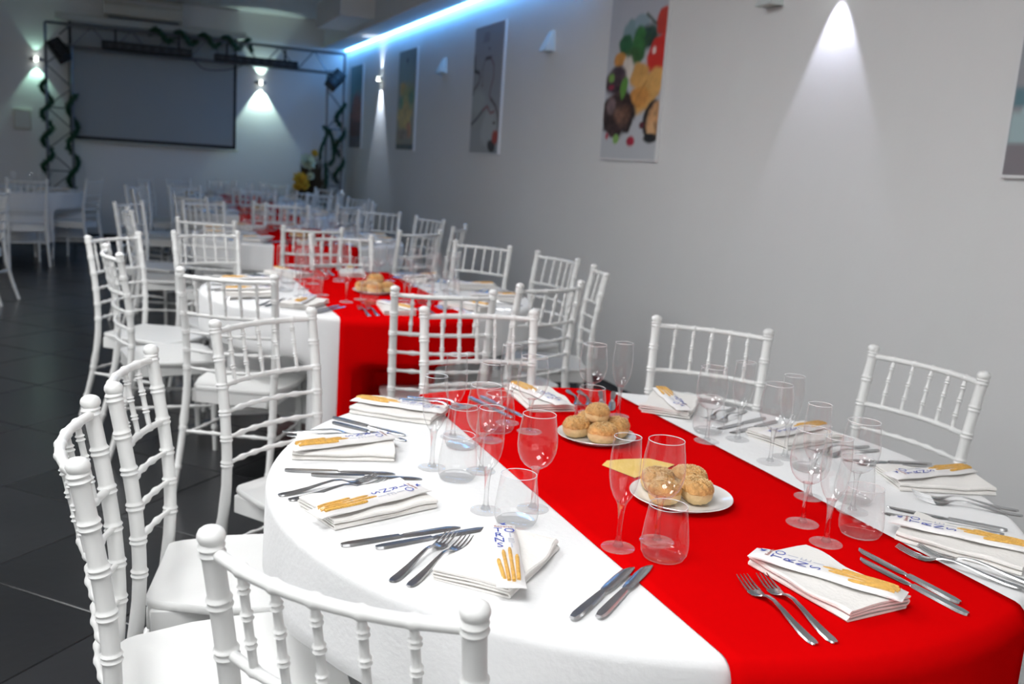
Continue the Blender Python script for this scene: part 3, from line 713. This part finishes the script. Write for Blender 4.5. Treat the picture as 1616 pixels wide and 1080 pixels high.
def rim(mb, r_, z, seg, t_=.0007):
    v = []; f = []
    for k in range(seg):
        a = 2*PI*k/seg
        for b in range(6): q_ = r_+t_*math.cos(b*PI/3); v.append((q_*math.cos(a), q_*math.sin(a), z+t_*math.sin(b*PI/3)))
    for k in range(seg):
        j = (k+1) % seg
        for b in range(6): c = (b+1) % 6; f.append((k*6+b, j*6+b, j*6+c, k*6+c))
    return mb.add(v, f)
def stemware(name, geo, label, cat, parts=True):
    b, s_, f = geo(32, True)
    if parts:
        t = empty(name, label, cat)
        MB().lathe(b, 40, cap=False).obj('bowl', 'glass_thin', t); rim(MB(), b[-1][0], b[-1][1], 40).obj('rim', 'glass_rim', t); MB().lathe(s_, 18, cap=False).obj('stem', 'glass_solid', t); MB().lathe(f, 32, cap=False).obj('foot', 'glass_thin', t)
        return Proto(t)
    mb = MB(); mb.lathe(b, 18, cap=False); mb.lathe(s_, 10, cap=False); mb.lathe(f, 18, cap=False)
    o = tag(mb.obj(name, 'glass_thin'), label, cat); rim(MB(), b[-1][0], b[-1][1], 18, .0011).obj('rim', 'glass_rim', o); return Proto(o)
def tumbler(parts=True):
    w_, b = tumbler_geo(32, True)
    if parts:
        t = empty('water_tumbler', 'x', 'glass'); MB().lathe(w_, 40, cap=False).obj('wall', 'glass_thin', t); rim(MB(), w_[-1][0], w_[-1][1], 40).obj('rim', 'glass_rim', t); MB().lathe(b, 32, cap=False).obj('base', 'glass_solid', t); return Proto(t)
    mb = MB(); mb.lathe(w_, 18, cap=False); mb.lathe(b, 18, cap=False); o = tag(mb.obj('water_tumbler', 'glass_thin'), 'x', 'glass'); rim(MB(), w_[-1][0], w_[-1][1], 18, .0011).obj('rim', 'glass_rim', o); return Proto(o)
def strip(mb, st, th):
    """solid strip through stations (x, y, halfwidth, z)"""
    v = []; f = []; n = len(st)
    for x, y, h, z in st: v += [(x, y-h, z), (x, y+h, z), (x, y+h*.75, z+th), (x, y-h*.75, z+th)]
    for i in range(n-1):
        for k in range(4): j = (k+1) % 4; f.append((i*4+k, i*4+4+k, i*4+4+j, i*4+j))
    f.append((0, 1, 2, 3)); f.append((4*n-1, 4*n-2, 4*n-3, 4*n-4)); mb.add(v, f)
def fork(parts=True):
    # handle end at x=0, tines point to +x
    H = [(.0, 0, .003, .0008), (.003, 0, .0065, .0006), (.012, 0, .0088, .0006), (.03, 0, .0085, .0012), (.06, 0, .0062, .0045), (.09, 0, .0042, .0095), (.115, 0, .0032, .0125), (.132, 0, .0034, .0110), (.142, 0, .005, .0075)]
    B = [(.142, 0, .005, .0075), (.150, 0, .0095, .0040), (.158, 0, .0122, .0018), (.168, 0, .0130, .0014), (.172, 0, .0130, .0018)]
    tin = lambda y: [(.171, y, .0019, .0018), (.185, y*.97, .0017, .0034), (.200, y*.93, .0014, .0068), (.213, y*.90, .0007, .0110)]
    ys = (-.0108, -.0036, .0036, .0108)
    if parts:
        t = empty('fork', 'x', 'fork'); mb = MB(); strip(mb, H, .0022); mb.obj('handle', 'steel', t); mb = MB(); strip(mb, B, .0018); mb.obj('head', 'steel', t)
        for y in ys: mb = MB(); strip(mb, tin(y), .0014); mb.obj('tine', 'steel', t)
        return Proto(t)
    mb = MB(); strip(mb, H, .0022); strip(mb, B, .0018)
    for y in ys: strip(mb, tin(y), .0014)
    return Proto(tag(mb.obj('fork', 'steel'), 'x', 'fork'))
def knife(parts=True):
    H = [(.0, 0, .003, 0), (.003, 0, .006, 0), (.015, 0, .0085, 0), (.05, 0, .0082, 0), (.09, 0, .0068, 0), (.108, 0, .0058, 0)]
    B = [(.108, 0, .0055, .001), (.113, 0, .0048, .001), (.118, .0008, .0075, .001), (.14, .0010, .0092, .001), (.18, .0012, .0098, .001), (.205, .0010, .0088, .001), (.219, -.001, .0055, .001), (.226, -.004, .0012, .001)]
    if parts:
        t = empty('table_knife', 'x', 'knife'); mb = MB(); strip(mb, H, .0042); mb.obj('handle', 'steel', t); mb = MB(); strip(mb, B, .0012); mb.obj('blade', 'steel', t); return Proto(t)
    mb = MB(); strip(mb, H, .0042); strip(mb, B, .0012); return Proto(tag(mb.obj('table_knife', 'steel'), 'x', 'knife'))
def napkin(seed, layers=4, L=.218, Wd=.132):
    """a long cloth strip folded to and fro: rounded folds at both long sides, open layers at the ends"""
    r_ = random.Random(seed); pitch = .0052; th = .0036; path = []
    for k in range(layers):
        z = th/2+k*pitch; a, b = (-Wd/2+.004*r_.random(), Wd/2-.004*r_.random()); xs = np.linspace(a, b, 7)
        if k % 2: xs = xs[::-1]
        path += [(x, z+.0012*math.sin(3*x/Wd+k)*(k > 0)) for x in xs]
        if k < layers-1:
            sx = 1 if k % 2 == 0 else -1
            for b_ in (-60, -20, 20, 60): path.append((xs[-1]+sx*.0036*math.cos(math.radians(b_)), z+pitch/2+pitch/2*math.sin(math.radians(b_))))
    P = [Vector((x, 0, z)) for x, z in path]; n = len(P); ny = 17; v = []; f = []
    for j in range(ny):
        y = -L/2+L*j/(ny-1)
        ring = []
        for sd in (1, -1):
            rng_ = range(n) if sd == 1 else range(n-1, -1, -1)
            for i in rng_:
                t_ = (P[min(i+1, n-1)]-P[max(i-1, 0)]).normalized(); nn = Vector((-t_.z, 0, t_.x))
                q_ = P[i]+nn*(th*.46*sd)
                w_ = q_.z/(layers*pitch)
                ring.append((q_.x+w_*.004*math.sin(9*y/L+seed)-.03*w_*max(0, abs(y)/L-.3)*(1 if seed % 2 else .3), y*(1-.015*w_*math.sin(7*q_.x/Wd+seed)), max(q_.z+.0018*w_*math.sin(14*y/L+seed+q_.x*20), .0002)))
        v += ring
    m_ = 2*n
    for j in range(ny-1):
        for i in range(m_): k = (i+1) % m_; f.append((j*m_+i, j*m_+k, j*m_+m_+k, j*m_+m_+i))
    for i in range(n-1):
        f.append((i, i+1, m_-2-i, m_-1-i)); o_ = (ny-1)*m_; f.append((o_+m_-1-i, o_+m_-2-i, o_+i+1, o_+i))
    return Proto(tag(MB().add(v, f).obj('napkin', 'napkin_white'), 'x', 'napkin')), layers*pitch+.0022
def text_mesh(body, size, name, material):
    cu_ = bpy.data.curves.new(name, 'FONT'); cu_.body = body; cu_.size = size; cu_.extrude = .0001; cu_.align_x = 'CENTER'; cu_.resolution_u = 2
    o = bpy.data.objects.new(name, cu_); COL.objects.link(o); dg = bpy.context.evaluated_depsgraph_get()
    me = bpy.data.meshes.new_from_object(o.evaluated_get(dg)); me.materials.clear(); me.materials.append(MATS[material])
    bpy.data.objects.remove(o); return me
def packet(parts=True):
    # lies along x: maker's mark at -x, sticks at +x
    t = empty('breadstick_packet', 'x', 'packet'); L, Wd = .125, .0235; v = []; f = []
    nx, ny = 21, 9
    def hz(x, y): e = min(1, (L-abs(x))/.022); return .0085*math.sqrt(max(e, 0))*(1-abs(y/Wd)**4)
    for sd in (1, 0):
        for i in range(nx):
            x = -L+2*L*i/(nx-1)
            for j in range(ny): y = Wd*(2*j/(ny-1)-1)*(1-.05*math.cos(x*60)); v.append((x, y, (hz(x, y*.98)+.0010) if sd else .0002))
    for i in range(nx-1):
        for j in range(ny-1):
            k = i*ny+j; f.append((k, k+ny, k+ny+1, k+1)); k += nx*ny; f.append((k, k+1, k+ny+1, k+ny))
    for i in range(nx-1):
        for j in (0, ny-1): k = i*ny+j; f.append((k, k+nx*ny, k+ny+nx*ny, k+ny))
    for i in (0, nx-1):
        for j in range(ny-1): k = i*ny+j; f.append((k, k+1, k+1+nx*ny, k+nx*ny))
    MB().add(v, f).obj('sleeve', 'paper_white', t)
    for y0, x0, x1, y1 in ((-.0158, .040, .110, -.0105), (-.0060, .006, .114, -.0032), (.0050, -.006, .115, .0042), (.0152, .022, .111, .0115)):
        xs = np.linspace(x0, x1, 12)
        MB().tube([(x, y0+(y1-y0)*(x-x0)/(x1-x0), .0085+.0004*math.sin(90*x)) for x in xs], [.0022]+[.0035]*10+[.0030], 8).obj('breadstick', 'stick_gold', t)
    if parts:
        fv = []; ff = []
        for i in range(9):
            x = .0+.122*i/8
            for j in range(7): y = .0225*(2*j/6-1); fv.append((x, y, .0018+.0125*math.sqrt(max(0, min(1, (.124-x)/.02)))*(1-abs(y/.0225)**3)))
        for i in range(8):
            for j in range(6): k = i*7+j; ff.append((k, k+7, k+8, k+1))
        MB().add(fv, ff).obj('clear_window', 'clear_film', t)
        for k, (a, b) in enumerate((('T', 'O'), ('R', 'I'), ('N', 'E'), ('S', 'I'))):
            for ch, yy, mm in ((a, -.0098, 'print_blue'), (b, .0098, 'print_blue' if k == 0 else 'print_pale')):
                o = bpy.data.objects.new('letter', text_mesh(ch, .0255, 'letter', mm)); COL.objects.link(o); o.parent = t
                o.location = (-.071+.0215*k, yy, .0098); o.rotation_euler = (0, 0, PI/2)
        o = bpy.data.objects.new('maker_lettering', text_mesh('Roberto', .0095, 'maker_lettering', 'print_brown')); COL.objects.link(o); o.parent = t
        o.location = (-.092, 0, .0098); o.rotation_euler = (0, 0, PI/2)
        bd_ = MB(); bd_.add([(-.112, -.006, .0098), (-.104, -.002, .0098), (-.101, .008, .0098), (-.107, .003, .0098), (-.114, .006, .0098), (-.109, -.001, .0098)], [(0, 1, 5), (1, 2, 3), (1, 3, 5), (5, 3, 4)])
        bd_.obj('bird_mark', 'print_blue', t, False)
    return Proto(t)
KIT1 = dict(goblet=stemware('wine_goblet', goblet_geo, 'x', 'glass'), flute=stemware('champagne_flute', flute_geo, 'x', 'glass'), tumbler=tumbler(), fork=fork(), knife=knife(), packet=packet())
KIT2 = dict(goblet=stemware('wine_goblet', goblet_geo, 'x', 'glass', False), flute=stemware('champagne_flute', flute_geo, 'x', 'glass', False), tumbler=tumbler(False), fork=fork(False), knife=knife(False), packet=packet(False))
NAPS = [napkin(s_) for s_ in (1, 2, 3)]
KIND = dict(goblet='clear stemmed wine goblet', flute='slim clear champagne flute', tumbler='clear stemless water tumbler', fork='steel fork', knife='steel knife', packet='breadstick packet on a napkin', nap='folded white cloth napkin')
def seat_phrase(ti, si):
    tab = 'side' if ti is None else ORD[ti]
    if ti is None: return 'on the side table across the open floor'
    # seats 0..3 open-floor side, 4 screen end, 5..8 wall side, 9 far end
    if si < 4: return f'{ORD[si]} setting on open-floor side, {tab} table, counting towards the screen'
    if si == 4: return f'setting at screen end, {tab} table counting towards the screen'
    if si < 9: return f'{ORD[si-5]} setting on poster-wall side, {tab} table, counting towards the screen'
    return f'runner-end setting facing the screen, {tab} table counting towards it'
def put(kit, kind, ti, si, x, y, z, ang, tilt=None, word=''):
    g = {'goblet': 'wine goblets', 'flute': 'champagne flutes', 'tumbler': 'water tumblers', 'fork': 'forks', 'knife': 'knives', 'packet': 'breadstick packets', 'nap': 'napkins'}[kind]
    where = 'side table' if ti is None else f'{ORD[ti]} table'
    return kit.place((x, y, z), ang, f'{KIND[kind]}{word}, {seat_phrase(ti, si)}', f'{g} on the {where}', tilt)
D2R = math.radians
# first table: place of every piece as set (x, y in metres on the floor plan)
T1 = {
 0: dict(nap=(.571, 1.347, 45), pk=(.575, 1.330, -108), kn=((.602, 1.134, 38), (.642, 1.128, 40)), fk=((.380, 1.322, 45), (.402, 1.300, 45)), g=(.881, 1.363), f=(.797, 1.354), t=(.857, 1.300)),
 1: dict(nap=(.422, 1.640, 18), pk=(.420, 1.612, -157), kn=((.334, 1.476, 9), (.388, 1.453, 11)), fk=((.269, 1.735, 15), (.283, 1.706, 15)), g=(.727, 1.569), f=(.633, 1.579), t=(.667, 1.510)),
 2: dict(nap=(.450, 1.985, -14), pk=(.448, 1.978, -167), kn=((.303, 1.878, -16), (.350, 1.840, -17)), fk=((.340, 2.155, -21), (.345, 2.122, -21)), g=(.705, 1.800), f=(.608, 1.842), t=(.640, 1.768)),
 3: dict(nap=(.655, 2.275, -38), pk=(.650, 2.268, 143), kn=((.480, 2.255, -52), (.470, 2.212, -52)), fk=((.690, 2.400, -44), (.718, 2.420, -44)), g=(.800, 2.000), f=(.725, 2.050), t=(.722, 1.975)),
 4: dict(nap=(1.075, 2.330, 85), pk=(1.062, 2.325, 101), kn=((.925, 2.40, -80), (.888, 2.395, -79)), fk=((1.215, 2.440, -105), (1.247, 2.430, -105)), g=(.926, 2.053), f=(.900, 2.135), t=(.850, 2.075)),
 8: dict(nap=(1.440, 2.225, 50), pk=(1.435, 2.220, 75), kn=((1.347, 2.398, -120), (1.310, 2.412, -116)), fk=((1.634, 2.192, -148), (1.650, 2.160, -148)), g=(1.164, 2.195), f=(1.228, 2.150), t=(1.120, 2.105)),
 7: dict(nap=(1.613, 1.893, 12), pk=(1.613, 1.893, 14), kn=((1.660, 2.082, 200), (1.672, 2.046, 201)), fk=((1.770, 1.797, 186), (1.772, 1.764, 186)), g=(1.346, 1.903), f=(1.447, 1.914), t=(1.405, 1.986)),
 6: dict(nap=(1.708, 1.522, -20), pk=(1.704, 1.530, 1), kn=((1.834, 1.606, 161), (1.822, 1.640, 161)), fk=((1.735, 1.310, 141), (1.754, 1.336, 141)), g=(1.411, 1.733), f=(1.475, 1.760), t=(1.472, 1.672)),
 5: dict(nap=(1.460, 1.210, -60), pk=(1.452, 1.218, -50), kn=((1.596, 1.238, 136), (1.625, 1.255, 133)), fk=((1.404, 1.034, 118), (1.446, 1.026, 118)), g=(1.370, 1.411), f=(1.332, 1.500), t=(1.425, 1.470)),
 9: dict(nap=(1.063, 1.133, -84), pk=(1.058, 1.128, -57), kn=((1.243, 1.020, 92), (1.222, .985, 94)), fk=((.913, .972, 84), (.945, .968, 83)), g=(1.216, 1.376), f=(1.194, 1.283), t=(1.294, 1.305)),
}
def on_runner(ti, x): return ti is not None and abs(x-TABLES[ti][0]-(.018 if ti == 0 else -.01)) < .30
def lay(ti, si, d, kit, napz):
    P, h = NAPS[si % 3]
    zz = lambda x: RUNZ if on_runner(ti, x) else TOPZ
    x, y, a = d['nap']; z = max(zz(x-.1), zz(x+.1), zz(x)); put(P, 'nap', ti, si, x, y, z, D2R(a)-PI/2)
    if 'pk' in d: x, y, a = d['pk']; put(kit['packet'], 'packet', ti, si, x, y, z+h+.0012, D2R(a))
    far = lambda q_: math.hypot(q_[0]+.1*math.cos(D2R(q_[2]))-d['nap'][0], q_[1]+.1*math.sin(D2R(q_[2]))-d['nap'][1])
    for kd, c in (('knife', 'kn'), ('fork', 'fk')):
        near = min(d[c], key=far)
        for k, (x, y, a) in enumerate(d[c]):
            put(kit[kd], kd, ti, si, x, y, max(zz(x), zz(x+.21*math.cos(D2R(a))))+.0005, D2R(a), None,
                ' nearer the napkin' if (x, y, a) == near else ' farther from napkin')
    for c, kd in (('g', 'goblet'), ('f', 'flute'), ('t', 'tumbler')):
        x, y = d[c]; put(kit[kd], kd, ti, si, x, y, max(zz(x-.03), zz(x+.03)), random.uniform(0, 6))
for si, d in T1.items(): lay(0, si, d, KIT1, 0)
SEATS = {0: 230, 1: 194, 2: 158, 3: 122, 4: 86, 5: 302, 6: 338, 7: 14, 8: 50, 9: 266}
def lay_table(ti, cx, cy, seats, kit, full=True):
    r_ = random.Random(ti if ti else 99)
    for si in seats:
        a = D2R(SEATS[si]+r_.uniform(-1.4, 1.4)); inn = Vector((-math.cos(a), -math.sin(a))); rt = Vector((inn.y, -inn.x)); C = Vector((cx, cy))
        ai = math.degrees(math.atan2(inn.y, inn.x))
        pt = lambda v_, t_: C-inn*v_+rt*t_
        j = lambda s_: r_.uniform(-s_, s_)
        n_ = pt(.60, 0); d = dict(nap=(n_.x, n_.y, ai+j(10)), pk=(n_.x, n_.y, ai+180+j(30)))
        jk, jf = j(1.2), j(1.2)
        d['kn'] = [(q_.x, q_.y, ai+jk+j(.6)) for q_ in (pt(.735, .114+j(.002)), pt(.750, .146+j(.002)))]
        d['fk'] = [(q_.x, q_.y, ai+jf+j(.6)) for q_ in (pt(.735, -.106+j(.002)), pt(.745, -.140+j(.002)))]
        for c, v_, t_ in (('g', .30, .105), ('f', .40, .095), ('t', .37, .185)):
            q_ = pt(v_+j(.008), t_+j(.006)); d[c] = (q_.x, q_.y)
        lay(ti, si, d, kit, 0)
for ti in (1, 2, 3, 4): lay_table(ti, *TABLES[ti], range(10), KIT1 if ti == 1 else KIT2)
lay_table(None, *SIDE_T, (0, 9, 5, 6), KIT2)

# ------------------------------------------------------------------ bread
def plate_proto():
    return Proto(tag(MB().lathe([(.0005, .002), (.068, .002), (.072, .0005), (.076, .0005), (.078, .0030), (.090, .0075), (.1035, .0125), (.105, .0135), (.104, .0148), (.090, .0095), (.080, .0058), (.074, .0048), (.0005, .0046)], 56).obj('bread_plate', 'porcelain'), 'x', 'plate'))
PLATE = plate_proto()
def roll(seed):
    r_ = random.Random(seed); t = empty('bread_roll', 'x', 'bread roll'); nu, nv = 32, 16
    ph = [r_.uniform(0, 6) for _ in range(5)]
    def shape(lo, hi, mb, off):
        v = []; f = []; n = 12
        for i in range(n+1):
            b = lo+(hi-lo)*i/n
            for k in range(nu):
                a = 2*PI*k/nu
                R_ = (.034+off)*(1+.07*math.sin(2*a+ph[0])+.05*math.sin(3*a+ph[1])+.02*math.sin(5*a+ph[2]))
                sx = math.copysign(abs(math.cos(b))**.75, math.cos(b)); sz = math.copysign(abs(math.sin(b))**.9, math.sin(b))
                crease = 1-.10*math.exp(-((math.sin(a+ph[3])*sx)/.14)**2)*max(0, sz)
                v.append((R_*sx*math.cos(a)*1.08, R_*sx*math.sin(a), .022+(.024+off)*sz*crease+.0012*math.sin(11*a+7*b)))
        for i in range(n):
            for k in range(nu): j = (k+1) % nu; f.append((i*nu+k, i*nu+j, i*nu+nu+j, i*nu+nu+k))
        f.append(tuple(range(nu-1, -1, -1))); f.append(tuple(n*nu+k for k in range(nu))); mb.add(v, f)
    mb = MB(); shape(-1.2, .25, mb, 0); mb.obj('crumb_side', 'crumb', t)
    mb = MB(); shape(.12, 1.55, mb, .0012); c = mb.obj('crust_top', 'crust', t)
    se = MB()
    for k in range(240):
        a = r_.uniform(0, 6.28); b = r_.uniform(.55, 1.5); R_ = .0345*(1+.07*math.sin(2*a+ph[0])+.05*math.sin(3*a+ph[1])); sx = math.cos(b)**.75; cr_ = 1-.10*math.exp(-((math.sin(a+ph[3])*sx)/.14)**2)
        p_ = Vector((R_*sx*math.cos(a)*1.08, R_*sx*math.sin(a), .0236+.025*math.sin(b)**.9*cr_)); d = Vector((r_.gauss(0, 1), r_.gauss(0, 1), 0)).normalized(); e = Vector((-d.y, d.x, 0))
        se.add([p_-d*.0016, p_+e*.0009, p_+d*.0016, p_-e*.0009, p_+Vector((0, 0, .0009))], [(0, 1, 4), (1, 2, 4), (2, 3, 4), (3, 0, 4)])
    s_ = se.obj('sesame', 'crumb', c, False); s_['kind'] = 'stuff'
    return Proto(t)
ROLLS = [roll(s_) for s_ in (3, 8, 15)]
SD = dict(o='open-floor side', w='poster-wall side', s='screen side', a='side away from the screen')
def bread(px, py, rolls, ti, lab, rlab, psc=1.0):
    PLATE.place((px, py, RUNZ), 0, lab, 'bread plates', None, psc)
    for k, (sd, x, y, dz, rz, sc) in enumerate(rolls):
        l_ = f'{rlab}, on top of the heap' if sd == 't' else f'{rlab}, {SD[sd]}'
        ROLLS[k % 3].place((px+x, py+y, RUNZ+.0058+dz), rz, l_, f'bread rolls on the {ORD[ti]} table', None, sc)
bread(1.072, 1.975, [('o', -.0505, .010, 0, .3, 1.0), ('s', .010, .0505, 0, 1.9, 1.0), ('a', -.010, -.0505, 0, 2.6, 1.0), ('w', .0505, -.010, 0, .9, 1.0), ('t', 0, 0, .036, 4., .95)], 0, 'round white bread plate heaped with five rolls, nearer the screen, first table', 'sesame bread roll on the fuller bread plate', .93)
bread(1.045, 1.545, [('s', -.028, .050, 0, .3, 1.0), ('a', .018, -.028, 0, 1.2, 1.03), ('o', -.053, -.020, 0, 3.2, 1.0), ('w', .046, .042, 0, 5.2, 1.03)], 0, 'round white bread plate with a bare half, behind the stemless tumbler', 'sesame bread roll on the half-bare bread plate')
T_R = [('o', -.055, .011, 0, .3, 1.04), ('s', .011, .055, 0, 1.2, 1.04), ('a', -.011, -.055, 0, 2.2, 1.04), ('w', .055, -.011, 0, .2, 1.04), ('t', .0, .0, .038, 3., 1.0)]
bread(1.11, 4.38, T_R, 1, 'white bread plate on the runner of the second table counting towards the screen', 'golden bread roll, second table counting towards screen')
bread(1.24, 7.15, T_R[:4], 2, 'white bread plate on the runner of the third table counting towards the screen', 'golden bread roll, third table counting towards screen')
bread(1.32, 10.0, T_R[:3], 3, 'white bread plate on the runner of the fourth table counting towards the screen', 'golden bread roll, fourth table counting towards screen')
# yellow paper leaf on the runner between the plates
mb = MB(); yo = [(.985, 1.775), (1.010, 1.80), (1.06, 1.805), (1.12, 1.80), (1.155, 1.745), (1.10, 1.715), (1.06, 1.700), (1.015, 1.680)]
n = len(yo); v = [(x, y, RUNZ+.0004+.002*math.sin(20*x)**2) for x, y in yo]+[(x, y, RUNZ+.0012+.002*math.sin(20*x)**2) for x, y in yo]
mb.add(v, [tuple(range(n-1, -1, -1)), tuple(range(n, 2*n))]+[(k, (k+1) % n, n+(k+1) % n, n+k) for k in range(n)])
tag(mb.obj('yellow_paper', 'yellow_paper', None, False), 'yellow paper leaf lying on the red runner between two bread plates', 'paper')
